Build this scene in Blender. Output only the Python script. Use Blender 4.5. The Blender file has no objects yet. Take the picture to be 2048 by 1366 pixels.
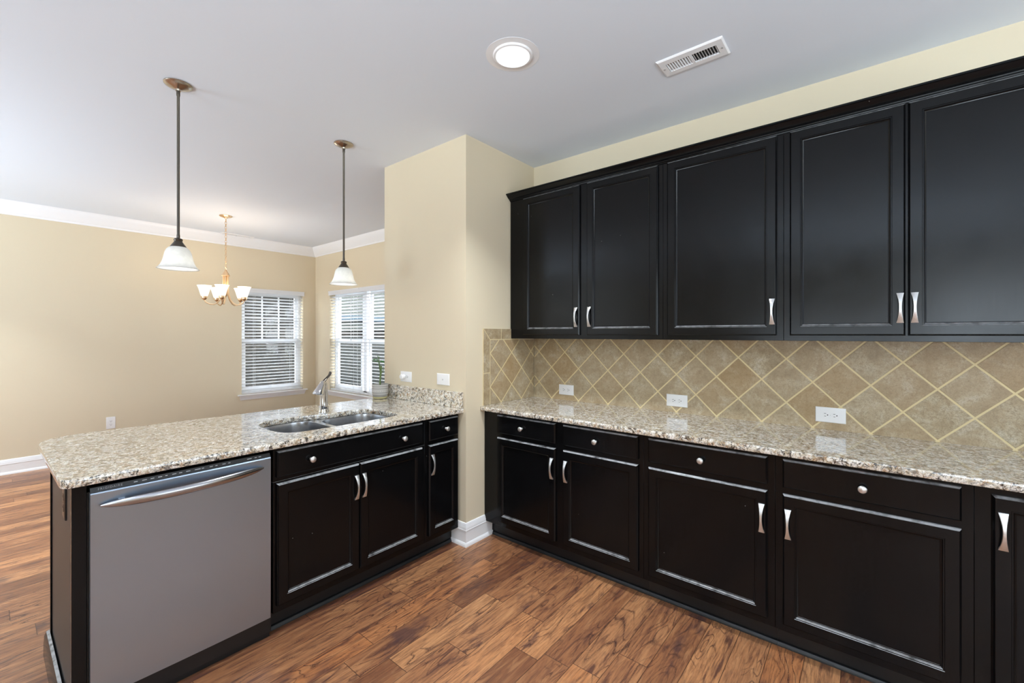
import bpy, bmesh, math, random
from mathutils import Vector, Matrix
random.seed(7)
C = bpy.context.scene.collection
S = bpy.context.scene
PI = math.pi

# ------------------------------------------------------------------ camera, world, lights, exposure
cam_d = bpy.data.cameras.new('camera')
cam = bpy.data.objects.new('camera', cam_d); C.objects.link(cam)
cam.location = (0, 0, 1.4086)
cam.rotation_euler = (PI/2, 0, math.radians(39.366))
cam_d.sensor_width = 36.0
cam_d.lens = 36.0*870.97/2048
cam_d.shift_y = -(683-668.44)/2048
cam_d.clip_start = 0.05
S.camera = cam

S.view_settings.view_transform = 'Standard'
S.view_settings.look = 'None'
S.view_settings.gamma = 1.0
S.view_settings.use_curve_mapping = False
S.view_settings.exposure = 0.0
S.cycles.use_denoising = True
S.cycles.max_bounces = 10
S.cycles.diffuse_bounces = 6
S.cycles.glossy_bounces = 4
S.cycles.transparent_max_bounces = 12
S.cycles.sample_clamp_indirect = 6.0
S.cycles.caustics_reflective = False
S.cycles.caustics_refractive = False

world = bpy.data.worlds.new('sky'); S.world = world
world.use_nodes = True
bg = world.node_tree.nodes['Background']
bg.inputs[0].default_value = (0.86, 0.93, 1.0, 1)
bg.inputs[1].default_value = 15.0

def area(name, loc, rot, sx, sy, watts, col=(1, 1, 1), spread=PI, shape='RECTANGLE'):
    l = bpy.data.lights.new(name, 'AREA'); l.shape = shape; l.size = sx; l.size_y = sy
    l.energy = watts; l.color = col; l.spread = spread
    o = bpy.data.objects.new(name, l); C.objects.link(o)
    o.location = loc; o.rotation_euler = rot
    return o
DAY = (0.74, 0.875, 1.0)
# daylight of unseen windows plus added fill lamps, standing inside closed walls
area('daylight_patio', (-5.0, -3.50, 1.35), (PI/2-math.radians(28), 0, math.radians(8)), 2.7, 2.1, 18, DAY, math.radians(140))
area('ceiling_fill_patio', (-4.7, -3.52, 0.9), (PI/2+math.radians(50), 0, math.radians(22)), 2.7, 1.6, 250, DAY, math.radians(110))  # added fill aimed up to brighten the ceiling
area('daylight_kitchen_window', (2.95, 1.15, 1.65), (PI/2, 0, PI/2), 2.6, 1.1, 46, DAY)
area('ceiling_fill_kitchen', (2.90, 0.2, 1.45), (PI/2+math.radians(46), 0, PI/2), 3.4, 1.6, 52, DAY, math.radians(104))  # added lamp tilted up, fills the kitchen ceiling
area('backsplash_fill', (1.75, -3.56, 1.65), (PI/2, 0, 0), 2.2, 1.1, 56, DAY)  # added lamp that brightens the backsplash; no window built here
area('ceiling_fill_family', (0.3, -3.50, 1.45), (PI/2+math.radians(50), 0, 0), 3.4, 1.6, 330, DAY, math.radians(104))  # another added upward fill for the ceiling
# recessed ceiling lamp in view, plus unseen lamps added to light the kitchen
for i, p in enumerate([(-1.318, 1.612), (1.1, 0.2), (-1.2, -0.4), (0.6, -0.4), (-0.2, -2.4)]):
    area('downlight_and_fill', (p[0], p[1], 2.725), (0, 0, 0), 0.10, 0.10, (20, 12, 5, 4, 5)[i], (0.88, 0.95, 1.0), math.radians(112), 'DISK')
# unseen lamps added out of view to brighten the dining floor
for i, p in enumerate([(-4.3, -0.45), (-5.5, -0.45)]):
    area('downlight_and_fill', (p[0], p[1], 2.725), (0, 0, 0), 0.15, 0.15, 24, (0.84, 0.93, 1.0), math.radians(100), 'DISK')

# ------------------------------------------------------------------ helpers
def tag(o, label=None, cat=None, group=None, kind=None):
    if label: o['label'] = label
    if cat: o['category'] = cat
    if group: o['group'] = group
    if kind: o['kind'] = kind
    return o

def thing(name, label, cat, loc=(0, 0, 0), rot=(0, 0, 0), group=None):
    o = bpy.data.objects.new(name, None); C.objects.link(o)
    o.location = loc; o.rotation_euler = rot; o.empty_display_size = 0.05
    return tag(o, label, cat, group)

def wloc(o):
    v = Vector((0, 0, 0))
    while o is not None:
        v += o.location; o = o.parent
    return v

class MB:
    """collects polygons; build() links them as one mesh object"""
    def __init__(s, T=None): s.v = []; s.f = []; s.T = T
    def add(s, vs, fs):
        b = len(s.v)
        if s.T: vs = [s.T(*p) for p in vs]
        s.v += [tuple(p) for p in vs]; s.f += [[b+i for i in f] for f in fs]
        return s
    def box(s, x0, x1, y0, y1, z0, z1):
        return s.add([(x0, y0, z0), (x1, y0, z0), (x1, y1, z0), (x0, y1, z0), (x0, y0, z1), (x1, y0, z1), (x1, y1, z1), (x0, y1, z1)],
                     [(3, 2, 1, 0), (4, 5, 6, 7), (0, 1, 5, 4), (1, 2, 6, 5), (2, 3, 7, 6), (3, 0, 4, 7)])
    def loft(s, rings, cap0=True, cap1=True, closed=True):
        n = len(rings[0]); vs = [p for r in rings for p in r]; fs = []
        for k in range(len(rings)-1):
            for i in range(n if closed else n-1):
                j = (i+1) % n
                fs.append((k*n+i, k*n+j, (k+1)*n+j, (k+1)*n+i))
        if cap0: fs.append(tuple(range(n-1, -1, -1)))
        if cap1: fs.append(tuple((len(rings)-1)*n+i for i in range(n)))
        return s.add(vs, fs)
    def lathe(s, prof, c=(0, 0, 0), n=24, axis='z', cap0=True, cap1=True):
        rings = []
        for r, h in prof:
            r = max(r, 1e-5); ring = []
            for i in range(n):
                a = 2*PI*i/n; p, q = r*math.cos(a), r*math.sin(a)
                ring.append({'z': (c[0]+p, c[1]+q, c[2]+h), 'y': (c[0]+p, c[1]+h, c[2]+q), 'x': (c[0]+h, c[1]+p, c[2]+q)}[axis])
            rings.append(ring)
        return s.loft(rings, cap0, cap1)
    def tube(s, path, rad, n=12, cap=True):
        P = [Vector(p) for p in path]; rings = []
        up = None
        for i, p in enumerate(P):
            t = (P[min(i+1, len(P)-1)]-P[max(i-1, 0)]).normalized()
            if up is None:
                up = Vector((0, 0, 1)) if abs(t.z) < .9 else Vector((1, 0, 0))
            a = t.cross(up).normalized(); b = a.cross(t).normalized(); up = b
            r = rad[i] if isinstance(rad, (list, tuple)) else rad
            if not isinstance(r, (list, tuple)): r = (r, r)
            rings.append([p+a*(r[0]*math.cos(2*PI*k/n))+b*(r[1]*math.sin(2*PI*k/n)) for k in range(n)])
        return s.loft(rings, cap, cap)
    def ring(s, c, R, r, n=20, m=8, M=None):
        rings = []
        for i in range(n):
            a = 2*PI*i/n
            q = []
            for k in range(m):
                b = 2*PI*k/m
                p = Vector(((R+r*math.cos(b))*math.cos(a), (R+r*math.cos(b))*math.sin(a), r*math.sin(b)))
                if M: p = M @ p
                q.append(p+Vector(c))
            rings.append(q)
        rings.append(rings[0])
        return s.loft(rings, False, False)
    def rectloft(s, u0, u1, z0, z1, prof, cap0=True, cap1=True):
        """nested rectangles in (u, d, z): prof = [(inset, d)]"""
        return s.loft([[(u0+i, d, z0+i), (u1-i, d, z0+i), (u1-i, d, z1-i), (u0+i, d, z1-i)] for i, d in prof], cap0, cap1)
    def build(s, name, mat, parent=None, bevel=0, seg=2, local=False, ang=32, kind=None, weld=True):
        off = Vector((0, 0, 0)) if (local or parent is None) else wloc(parent)
        me = bpy.data.meshes.new(name)
        me.from_pydata([tuple(Vector(p)-off) for p in s.v], [], s.f)
        bm = bmesh.new(); bm.from_mesh(me)
        if weld: bmesh.ops.remove_doubles(bm, verts=bm.verts, dist=1e-5)
        bmesh.ops.recalc_face_normals(bm, faces=bm.faces)
        if bevel:
            es = [e for e in bm.edges if len(e.link_faces) == 2 and e.calc_face_angle(0) > math.radians(30)]
            bmesh.ops.bevel(bm, geom=es, offset=bevel, segments=seg, affect='EDGES', profile=0.5, clamp_overlap=True)
        big = .3*max(f.calc_area() for f in bm.faces)
        for f in bm.faces: f.smooth = not (bevel and f.calc_area() > big)
        for e in bm.edges:
            if len(e.link_faces) == 2 and e.calc_face_angle(0) > math.radians(ang): e.smooth = False
        bm.to_mesh(me); bm.free()
        me.materials.append(mat)
        o = bpy.data.objects.new(name, me); C.objects.link(o)
        if parent is not None: o.parent = parent
        if kind: o['kind'] = kind
        return o

def copy_tree(o, parent=None):
    c = o.copy(); C.objects.link(c)
    if parent is not None: c.parent = parent
    for ch in list(o.children): copy_tree(ch, c)
    return c

def struct(name, mb, mat, parent=None, **k):
    o = mb.build(name, mat, parent, **k)
    if parent is None: o['kind'] = 'structure'
    return o

def offset_poly(pts, d):
    n = len(pts); A = sum(pts[i][0]*pts[(i+1) % n][1]-pts[(i+1) % n][0]*pts[i][1] for i in range(n))
    sg = 1 if A > 0 else -1; out = []
    for i in range(n):
        a, b, c = Vector(pts[i-1]), Vector(pts[i]), Vector(pts[(i+1) % n])
        e1 = (b-a).normalized(); e2 = (c-b).normalized()
        n1 = Vector((-e1.y, e1.x))*sg; n2 = Vector((-e2.y, e2.x))*sg
        m = (n1+n2).normalized(); k = d/max(m.dot(n1), .35)
        out.append(tuple(b+m*k))
    return out

def slab(name, outer, holes, z0, z1, mat, parent=None, ease=0.005, hole_ease=0.003):
    """flat slab with eased edges and cut-outs"""
    bm = bmesh.new()
    def loop(pts, z): return [bm.verts.new((p[0], p[1], z)) for p in pts]
    def bridge(a, b):
        n = len(a)
        for i in range(n): bm.faces.new((a[i], a[(i+1) % n], b[(i+1) % n], b[i]))
    tops, bots = [], []
    def wall(pts, e, inside):
        sgn = 1 if inside else -1
        ins = offset_poly(pts, e*sgn); mid = offset_poly(pts, e*.3*sgn)
        L = [loop(ins, z0), loop(mid, z0+e*.3), loop(pts, z0+e), loop(pts, z1-e), loop(mid, z1-e*.3), loop(ins, z1)]
        for a, b in zip(L, L[1:]): bridge(a, b)
        bots.append(L[0]); tops.append(L[-1])
    wall(outer, ease, True)
    for h in holes: wall(h, hole_ease, False)
    for group in (tops, bots):
        es = []
        for L in group:
            n = len(L)
            for i in range(n):
                e = bm.edges.get((L[i], L[(i+1) % n])); es.append(e)
        bmesh.ops.triangle_fill(bm, use_beauty=True, use_dissolve=True, edges=es)
    bmesh.ops.recalc_face_normals(bm, faces=bm.faces)
    for f in bm.faces: f.smooth = abs(f.normal.z) < .999
    for e in bm.edges:
        if len(e.link_faces) == 2 and e.calc_face_angle(0) > math.radians(40): e.smooth = False
    me = bpy.data.meshes.new(name); 
    off = wloc(parent) if parent else Vector((0, 0, 0))
    bmesh.ops.translate(bm, vec=-off, verts=bm.verts)
    bm.to_mesh(me); bm.free(); me.materials.append(mat)
    o = bpy.data.objects.new(name, me); C.objects.link(o)
    if parent: o.parent = parent
    return o

def arc(cx, cy, r, a0, a1, n):
    return [(cx+r*math.cos(math.radians(a0+(a1-a0)*i/n)), cy+r*math.sin(math.radians(a0+(a1-a0)*i/n))) for i in range(n+1)]

def smooth_closed(pts, it=2):
    for _ in range(it):
        q = []
        n = len(pts)
        for i in range(n):
            a, b = pts[i], pts[(i+1) % n]
            q += [(a[0]*.75+b[0]*.25, a[1]*.75+b[1]*.25), (a[0]*.25+b[0]*.75, a[1]*.25+b[1]*.75)]
        pts = q
    return pts

# ------------------------------------------------------------------ materials
def lin(r, g, b):
    f = lambda c: (c/255/12.92) if c/255 <= .04045 else ((c/255+.055)/1.055)**2.4
    return (f(r), f(g), f(b), 1)

class NT:
    def __init__(s, name):
        s.m = bpy.data.materials.new(name); s.m.use_nodes = True
        s.t = s.m.node_tree; s.p = s.t.nodes['Principled BSDF']; s.out = s.t.nodes['Material Output']
    def n(s, typ, **k):
        o = s.t.nodes.new(typ)
        for a, b in k.items(): setattr(o, a, b)
        return o
    def put(s, sock, v):
        if isinstance(v, bpy.types.NodeSocket): s.t.links.new(v, sock)
        elif v is not None:
            if sock.type == 'RGBA' and not hasattr(v, '__len__'): v = (v, v, v, 1)
            sock.default_value = v
    def math(s, op, a, b=None, c=None, clamp=False):
        o = s.n('ShaderNodeMath', operation=op, use_clamp=clamp)
        s.put(o.inputs[0], a)
        if b is not None: s.put(o.inputs[1], b)
        if c is not None: s.put(o.inputs[2], c)
        return o.outputs[0]
    def pos(s):
        g = s.n('ShaderNodeNewGeometry'); x = s.n('ShaderNodeSeparateXYZ'); s.t.links.new(g.outputs['Position'], x.inputs[0])
        return g.outputs['Position'], x.outputs[0], x.outputs[1], x.outputs[2]
    def vec(s, x, y, z=0.0):
        o = s.n('ShaderNodeCombineXYZ')
        for i, v in enumerate((x, y, z)): s.put(o.inputs[i], v)
        return o.outputs[0]
    def noise(s, v, scale, detail=4, rough=.55, dist=0, col=False):
        o = s.n('ShaderNodeTexNoise'); s.put(o.inputs['Vector'], v)
        o.inputs['Scale'].default_value = scale; o.inputs['Detail'].default_value = detail
        o.inputs['Roughness'].default_value = rough; o.inputs['Distortion'].default_value = dist
        return o.outputs[1 if col else 0]
    def voro(s, v, scale, feature='F1', out=0, rnd=1.0):
        o = s.n('ShaderNodeTexVoronoi', feature=feature); s.put(o.inputs['Vector'], v)
        o.inputs['Scale'].default_value = scale; o.inputs['Randomness'].default_value = rnd
        return o.outputs[out]
    def white(s, v, dim='2D', col=False):
        o = s.n('ShaderNodeTexWhiteNoise', noise_dimensions=dim)
        if dim == '1D': s.put(o.inputs['W'], v)
        else: s.put(o.inputs['Vector'], v)
        return o.outputs[1 if col else 0]
    def ramp(s, f, stops, interp='LINEAR'):
        o = s.n('ShaderNodeValToRGB'); r = o.color_ramp; r.interpolation = interp
        while len(r.elements) < len(stops): r.elements.new(.5)
        for e, (p, c) in zip(r.elements, stops):
            e.position = p; e.color = c if len(c) == 4 else (*c, 1)
        s.put(o.inputs[0], f); return o.outputs[0]
    def mix(s, f, a, b, mode='MIX'):
        o = s.n('ShaderNodeMix', data_type='RGBA', blend_type=mode)
        s.put(o.inputs[0], f); s.put(o.inputs[6], a); s.put(o.inputs[7], b)
        return o.outputs[2]
    def step(s, v, lo, hi):
        o = s.n('ShaderNodeMapRange'); o.clamp = True
        s.put(o.inputs[0], v); o.inputs[1].default_value = lo; o.inputs[2].default_value = hi
        return o.outputs[0]
    def bump(s, h, strength=.2, dist=.01):
        o = s.n('ShaderNodeBump'); s.put(o.inputs['Height'], h)
        o.inputs['Strength'].default_value = strength; o.inputs['Distance'].default_value = dist
        s.t.links.new(o.outputs[0], s.p.inputs['Normal'])
    def set(s, **k):
        for a, b in k.items(): s.put(s.p.inputs[a.replace('_', ' ')], b)
        return s.m

def plain(name, col, rough=.5, metal=0, noise_amt=.03, scale=40, **k):
    g = NT(name); P, x, y, z = g.pos()
    n = g.noise(P, scale, 3)
    c = g.mix(g.math('MULTIPLY', n, noise_amt*2), col, tuple(v*.8 for v in col[:3])+(1,))
    return g.set(Base_Color=c, Roughness=rough, Metallic=metal, **k)

def mat_wall(name, col):
    g = NT(name); P, x, y, z = g.pos()
    n = g.noise(P, 180, 2)
    g.bump(n, .05, .002)
    return g.set(Base_Color=col, Roughness=.75, Specular_IOR_Level=.3)

M = {}
M['wall'] = mat_wall('beige_wall_paint', lin(214, 201, 175))
M['ceiling'] = mat_wall('ceiling_paint', lin(219, 225, 233))
M['trim'] = plain('white_trim_paint', lin(235, 235, 236), .35)
M['plastic'] = plain('white_plastic', lin(238, 238, 238), .35)
M['slot'] = plain('dark_slot', lin(25, 25, 26), .5)
M['dark_plate'] = plain('black_plastic', lin(22, 22, 23), .28)
M['vinyl'] = plain('white_vinyl', lin(236, 238, 240), .4)

def mat_cabinet():
    g = NT('black_cabinet_lacquer'); P, x, y, z = g.pos()
    v = g.vec(g.math('MULTIPLY', x, 9), g.math('MULTIPLY', y, 9), g.math('MULTIPLY', z, .9))
    grain = g.noise(v, 9, 5, .6, 1.2)
    smear = g.noise(P, 5, 3)
    # tiny chips in the lacquer
    d = g.voro(P, 16, 'F1', 0); cc = g.voro(P, 16, 'F1', 1)
    sep = g.n('ShaderNodeSeparateColor'); g.t.links.new(cc, sep.inputs[0])
    chip = g.math('MULTIPLY', g.math('LESS_THAN', d, .022), g.math('GREATER_THAN', sep.outputs[0], .80))
    base = g.mix(g.step(grain, .35, .75), lin(7, 7, 8), lin(14, 14, 15))
    col = g.mix(chip, base, lin(170, 168, 165))
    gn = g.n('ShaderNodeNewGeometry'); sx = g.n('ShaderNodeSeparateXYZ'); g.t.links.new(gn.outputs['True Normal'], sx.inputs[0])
    ledge_tone = g.math('MULTIPLY', g.step(sx.outputs[2], .40, .75), g.step(g.noise(P, 26, 3), .20, .55))  # paler mottled tone on up-facing edges
    col = g.mix(g.math('MULTIPLY', ledge_tone, .6), col, lin(196, 196, 198))
    rough = g.math('ADD', .12, g.math('MULTIPLY', smear, .16))
    g.bump(grain, .06, .002)
    return g.set(Base_Color=col, Roughness=rough, Specular_IOR_Level=.24)
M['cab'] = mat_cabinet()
M['cab_panel'] = plain('satin_black_panel', lin(22, 23, 25), .46, Specular_IOR_Level=.9)
M['cab_dark'] = plain('black_toe_kick', lin(10, 10, 11), .45)

def mat_steel(name, col, rough, ax, aniso=0):
    g = NT(name); P, x, y, z = g.pos()
    v = g.vec(g.math('MULTIPLY', x, ax[0]), g.math('MULTIPLY', y, ax[1]), g.math('MULTIPLY', z, ax[2]))
    n = g.noise(v, 1, 3)
    g.bump(n, .04, .001)
    r = g.math('ADD', rough-.05, g.math('MULTIPLY', n, .1))
    if aniso:
        tg = g.n('ShaderNodeTangent', direction_type='RADIAL', axis='Z'); g.t.links.new(tg.outputs[0], g.p.inputs['Tangent'])
        g.set(Anisotropic=aniso)
    return g.set(Base_Color=col, Metallic=1.0, Roughness=r)
M['steel'] = mat_steel('brushed_stainless_steel', lin(170, 187, 206), .38, (40, 900, 12), .75)
M['steel_handle'] = mat_steel('stainless_handle', lin(168, 168, 172), .24, (200, 12, 200))
M['sink'] = mat_steel('stainless_sink', lin(190, 192, 196), .22, (60, 60, 60))
M['nickel'] = mat_steel('satin_nickel', lin(226, 226, 226), .40, (90, 90, 90))
M['chrome'] = plain('polished_nickel', lin(205, 205, 206), .1, 1.0)
M['chrome_dark'] = plain('dark_bronze_lever', lin(84, 78, 72), .2, 1.0)
M['pewter'] = plain('antique_pewter', lin(96, 90, 82), .28, 1.0)
M['canopy'] = plain('brushed_pewter_canopy', lin(180, 170, 157), .22, 1.0)
M['brass'] = plain('satin_champagne_brass', lin(226, 196, 158), .3, 1.0)

def mat_granite(name):
    g = NT(name); P, x, y, z = g.pos()
    warp = g.noise(P, 14, 3, .6, 0, True)
    PV = g.n('ShaderNodeVectorMath', operation='MULTIPLY_ADD')
    g.t.links.new(warp, PV.inputs[0]); PV.inputs[1].default_value = (.03, .03, .03); g.t.links.new(P, PV.inputs[2])
    W = PV.outputs[0]
    n1 = g.noise(W, 46, 6, .74, .6); n2 = g.noise(W, 100, 5, .72); n3 = g.noise(W, 13, 3); n4 = g.noise(W, 40, 4, .7, 1.0)
    base = g.ramp(n1, [(.32, lin(118, 98, 74)), (.42, lin(190, 175, 148)), (.50, lin(224, 217, 203)), (.62, lin(242, 240, 235))])
    gold = g.mix(g.math('MULTIPLY', g.step(n4, .54, .62), .75), base, lin(158, 112, 62))
    gray = g.mix(g.math('MULTIPLY', g.step(n2, .53, .60), .8), gold, lin(112, 108, 104))
    dk = g.math('MULTIPLY', g.step(g.noise(W, 54, 6, .78, .9), .53, .565), g.step(n3, .32, .48))
    col = g.mix(g.math('MULTIPLY', dk, .95), gray, lin(40, 34, 31))
    dk2 = g.math('MULTIPLY', g.step(g.noise(W, 27, 6, .72, 1.4), .565, .60), .65)
    col = g.mix(dk2, col, lin(58, 50, 46))
    return g.set(Base_Color=col, Roughness=.07, IOR=1.62, Coat_Weight=.5, Coat_Roughness=.03, Coat_IOR=1.6)
M['granite'] = mat_granite('polished_granite')

def mat_floor():
    g = NT('hickory_plank_floor'); P, x, y, z = g.pos()
    W = .127
    rx = g.math('DIVIDE', g.math('ADD', x, 20.03), W)
    row = g.math('FLOOR', rx); fx = g.math('FRACT', rx)
    r1 = g.white(row, '1D'); r2 = g.white(g.math('ADD', row, 77.7), '1D')
    L = g.math('ADD', .5, g.math('MULTIPLY', r2, .75))
    yy = g.math('DIVIDE', g.math('ADD', g.math('ADD', y, 20), g.math('MULTIPLY', r1, 3.1)), L)
    colm = g.math('FLOOR', yy); fy = g.math('FRACT', yy)
    idv = g.vec(row, colm, 0)
    rid = g.white(idv, '2D'); rid2 = g.white(g.vec(colm, row, 3), '3D')
    o = g.math('MULTIPLY', rid, 31.0)
    lx = g.math('ADD', x, o); ly = g.math('ADD', y, g.math('MULTIPLY', rid2, 17))
    v_f = g.vec(g.math('MULTIPLY', lx, 1), g.math('MULTIPLY', ly, .07), o)
    fine = g.noise(v_f, 120, 4, .7, .3)
    v_m = g.vec(lx, g.math('MULTIPLY', ly, .16), o)
    mid = g.noise(v_m, 26, 4, .6, .8)
    v_c = g.vec(lx, g.math('MULTIPLY', ly, .22), o)
    cn = g.noise(v_c, 7.5, 2, .45, .5)
    fr = g.math('FRACT', g.math('MULTIPLY', cn, 16))
    line = g.math('SUBTRACT', 1.0, g.step(g.math('ABSOLUTE', g.math('SUBTRACT', fr, .5)), .0, .16))
    line = g.math('MULTIPLY', line, g.step(g.noise(v_m, 11, 3), .42, .60))
    line = g.math('MULTIPLY', line, g.step(g.noise(P, 190, 2), .30, .52))
    base = g.ramp(rid, [(0, lin(112, 70, 47)), (.3, lin(140, 92, 61)), (.62, lin(160, 109, 73)), (.85, lin(184, 131, 88)), (1, lin(170, 108, 66))])
    c = g.mix(g.math('MULTIPLY', g.step(fine, .42, .66), .65), base, lin(88, 54, 42))
    c = g.mix(g.math('MULTIPLY', g.step(mid, .53, .68), .8), c, lin(74, 46, 42))
    c = g.mix(g.math('MULTIPLY', g.step(mid, .47, .30), .35), c, lin(206, 152, 104))
    v_k = g.vec(lx, g.math('MULTIPLY', ly, .5), o)
    knot = g.step(g.noise(v_k, 6.5, 3, .6), .62, .72)
    c = g.mix(g.math('MULTIPLY', knot, .75), c, lin(72, 50, 50))
    c = g.mix(g.math('MULTIPLY', line, .95), c, lin(58, 36, 34))
    ex = g.math('MULTIPLY', g.math('MINIMUM', fx, g.math('SUBTRACT', 1, fx)), W)
    ey = g.math('MULTIPLY', g.math('MINIMUM', fy, g.math('SUBTRACT', 1, fy)), L)
    e = g.math('MINIMUM', ex, ey)
    gro = g.math('SUBTRACT', 1, g.step(e, .0005, .0022))
    c = g.mix(g.math('MULTIPLY', gro, .8), c, lin(45, 27, 22))
    h = g.math('ADD', g.math('MULTIPLY', fine, .25), g.math('ADD', g.math('MULTIPLY', g.math('SUBTRACT', 1, gro), 1.0), g.math('MULTIPLY', mid, .6)))
    g.bump(h, .22, .0025)
    r = g.math('ADD', .27, g.math('MULTIPLY', fine, .18))
    return g.set(Base_Color=c, Roughness=r, Specular_IOR_Level=.5, Coat_Weight=.08, Coat_Roughness=.25)
M['floor'] = mat_floor()

def mat_tile(name, axis, u0, z0=1.0345, diag=.2385, field=True):
    g = NT(name); P, x, y, z = g.pos()
    u = x if axis == 'x' else y
    n1 = g.noise(P, 11, 5, .65, .5); n2 = g.noise(P, 60, 5, .75, .3); n3 = g.noise(P, 24, 5, .7, 1.6); n4 = g.noise(P, 240, 3, .7)
    c = g.ramp(n1, [(.28, lin(146, 127, 98)), (.45, lin(170, 151, 120)), (.58, lin(186, 171, 143)), (.75, lin(204, 195, 177))])
    c = g.mix(g.math('MULTIPLY', g.step(n2, .50, .68), .65), c, lin(128, 106, 76))
    c = g.mix(g.math('MULTIPLY', g.step(n4, .50, .64), .5), c, lin(120, 102, 76))
    vein = g.math('SUBTRACT', 1, g.step(g.math('ABSOLUTE', g.math('SUBTRACT', n3, .5)), .0, .022))
    c = g.mix(g.math('MULTIPLY', g.math('MULTIPLY', vein, g.step(n1, .42, .55)), .55), c, lin(108, 88, 62))
    if field:
        du = g.math('SUBTRACT', u, u0); dz = g.math('SUBTRACT', z, z0)
        a = g.math('DIVIDE', g.math('ADD', du, dz), diag); b = g.math('DIVIDE', g.math('SUBTRACT', du, dz), diag)
        rid = g.white(g.vec(g.math('FLOOR', a), g.math('FLOOR', b)), '2D')
        c = g.mix(g.math('MULTIPLY', rid, .42), c, g.mix(g.step(rid, .2, 1), lin(186, 176, 158), lin(162, 130, 86)))
        fa = g.math('FRACT', a); fb = g.math('FRACT', b)
        ea = g.math('MINIMUM', fa, g.math('SUBTRACT', 1, fa)); eb = g.math('MINIMUM', fb, g.math('SUBTRACT', 1, fb))
        e = g.math('MULTIPLY', g.math('MINIMUM', ea, eb), diag/1.4142)
        gro = g.math('SUBTRACT', 1, g.step(e, .0032, .0046))
        c = g.mix(gro, c, lin(216, 198, 152))
        h = g.math('ADD', g.math('MULTIPLY', g.step(e, .003, .0065), 1.0), g.math('MULTIPLY', n2, .3))
        g.bump(h, .4, .0025)
    else:
        g.bump(n2, .15, .002)
    return g.set(Base_Color=c, Roughness=.42, Specular_IOR_Level=.4)
M['tile_back'] = mat_tile('travertine_tile_field', 'x', -.829)
M['tile_side'] = mat_tile('travertine_tile_return', 'y', 2.2835)
M['tile_border'] = mat_tile('travertine_border_tile', 'y', 0, field=False)
M['grout'] = plain('sand_grout', lin(206, 190, 150), .8)

def mat_glow(name, col, strength, base, trans=0):
    g = NT(name); P, x, y, z = g.pos()
    n = g.noise(P, 30, 4, .6, 1.5)
    c = g.mix(g.step(n, .35, .7), base, tuple(min(1, v*1.1) for v in base[:3])+(1,))
    g.set(Base_Color=c, Roughness=.25, Emission_Color=col, Emission_Strength=strength)
    if trans:
        tl = g.n('ShaderNodeBsdfTranslucent'); g.t.links.new(c, tl.inputs[0])
        mx = g.n('ShaderNodeMixShader'); mx.inputs[0].default_value = trans
        g.t.links.new(g.p.outputs[0], mx.inputs[1]); g.t.links.new(tl.outputs[0], mx.inputs[2]); g.t.links.new(mx.outputs[0], g.out.inputs[0])
    return g.m
M['shade'] = mat_glow('alabaster_glass_lit', (1.0, .985, .95, 1), .06, lin(228, 229, 227), .4)
M['shade_warm'] = mat_glow('frosted_glass_lit', (1.0, .90, .78, 1), 1.0, lin(240, 232, 222))
M['bulb'] = mat_glow('bulb_lit', (1.0, .95, .88, 1), 2.5, lin(240, 240, 235))
M['lens'] = mat_glow('downlight_lens_lit', (1.0, .99, .97, 1), .75, lin(240, 240, 240))

def mat_glass():
    g = NT('window_glass'); P, x, y, z = g.pos()
    tr = g.n('ShaderNodeBsdfTransparent'); gl = g.n('ShaderNodeBsdfGlossy'); gl.inputs['Roughness'].default_value = .02
    mx = g.n('ShaderNodeMixShader')
    mx.inputs[0].default_value = .015
    g.t.links.new(tr.outputs[0], mx.inputs[1]); g.t.links.new(gl.outputs[0], mx.inputs[2])
    g.t.links.new(mx.outputs[0], g.out.inputs[0])
    return g.m
M['glass'] = mat_glass()

def mat_slat():
    g = NT('white_faux_wood_slat'); P, x, y, z = g.pos()
    n = g.noise(P, 30, 2)
    c = g.mix(g.math('MULTIPLY', n, .1), lin(244, 245, 247), lin(228, 229, 231))
    g.set(Base_Color=c, Roughness=.45)
    tl = g.n('ShaderNodeBsdfTranslucent'); g.t.links.new(c, tl.inputs[0])
    mx = g.n('ShaderNodeMixShader'); mx.inputs[0].default_value = .3
    g.t.links.new(g.p.outputs[0], mx.inputs[1]); g.t.links.new(tl.outputs[0], mx.inputs[2]); g.t.links.new(mx.outputs[0], g.out.inputs[0])
    return g.m
M['slat'] = mat_slat()

def mat_pot():
    g = NT('grey_patterned_ceramic'); P, x, y, z = g.pos()
    ang = g.math('ARCTAN2', g.math('SUBTRACT', y, 1.962), g.math('SUBTRACT', x, -2.932))
    a = g.math('FRACT', g.math('MULTIPLY', ang, 30/(2*PI)))
    zz = g.math('SUBTRACT', z, .911)
    tri = g.math('LESS_THAN', g.math('ABSOLUTE', g.math('SUBTRACT', a, .5)), .32)
    band = g.math('LESS_THAN', g.math('ABSOLUTE', g.math('SUBTRACT', zz, .062)), .006)
    l1 = g.math('LESS_THAN', g.math('ABSOLUTE', g.math('SUBTRACT', g.math('FRACT', g.math('MULTIPLY', zz, 62)), .5)), .17)
    up = g.math('GREATER_THAN', zz, .036)
    pat = g.math('MULTIPLY', g.math('MAXIMUM', g.math('MULTIPLY', tri, band), g.math('MULTIPLY', l1, g.math('SUBTRACT', 1, band))), up)
    c = g.mix(pat, lin(150, 147, 143), lin(196, 193, 187))
    return g.set(Base_Color=c, Roughness=.6)
M['pot'] = mat_pot()
M['saucer'] = plain('olive_glazed_saucer', lin(168, 160, 118), .35)
M['soil'] = plain('potting_soil', lin(60, 48, 38), .9, 0, .4, 200)
M['stalk'] = plain('bamboo_stalk_green', lin(88, 110, 56), .45, 0, .3, 60)
M['leaf'] = plain('bamboo_leaf_green', lin(62, 112, 58), .4, 0, .3, 60)
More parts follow.
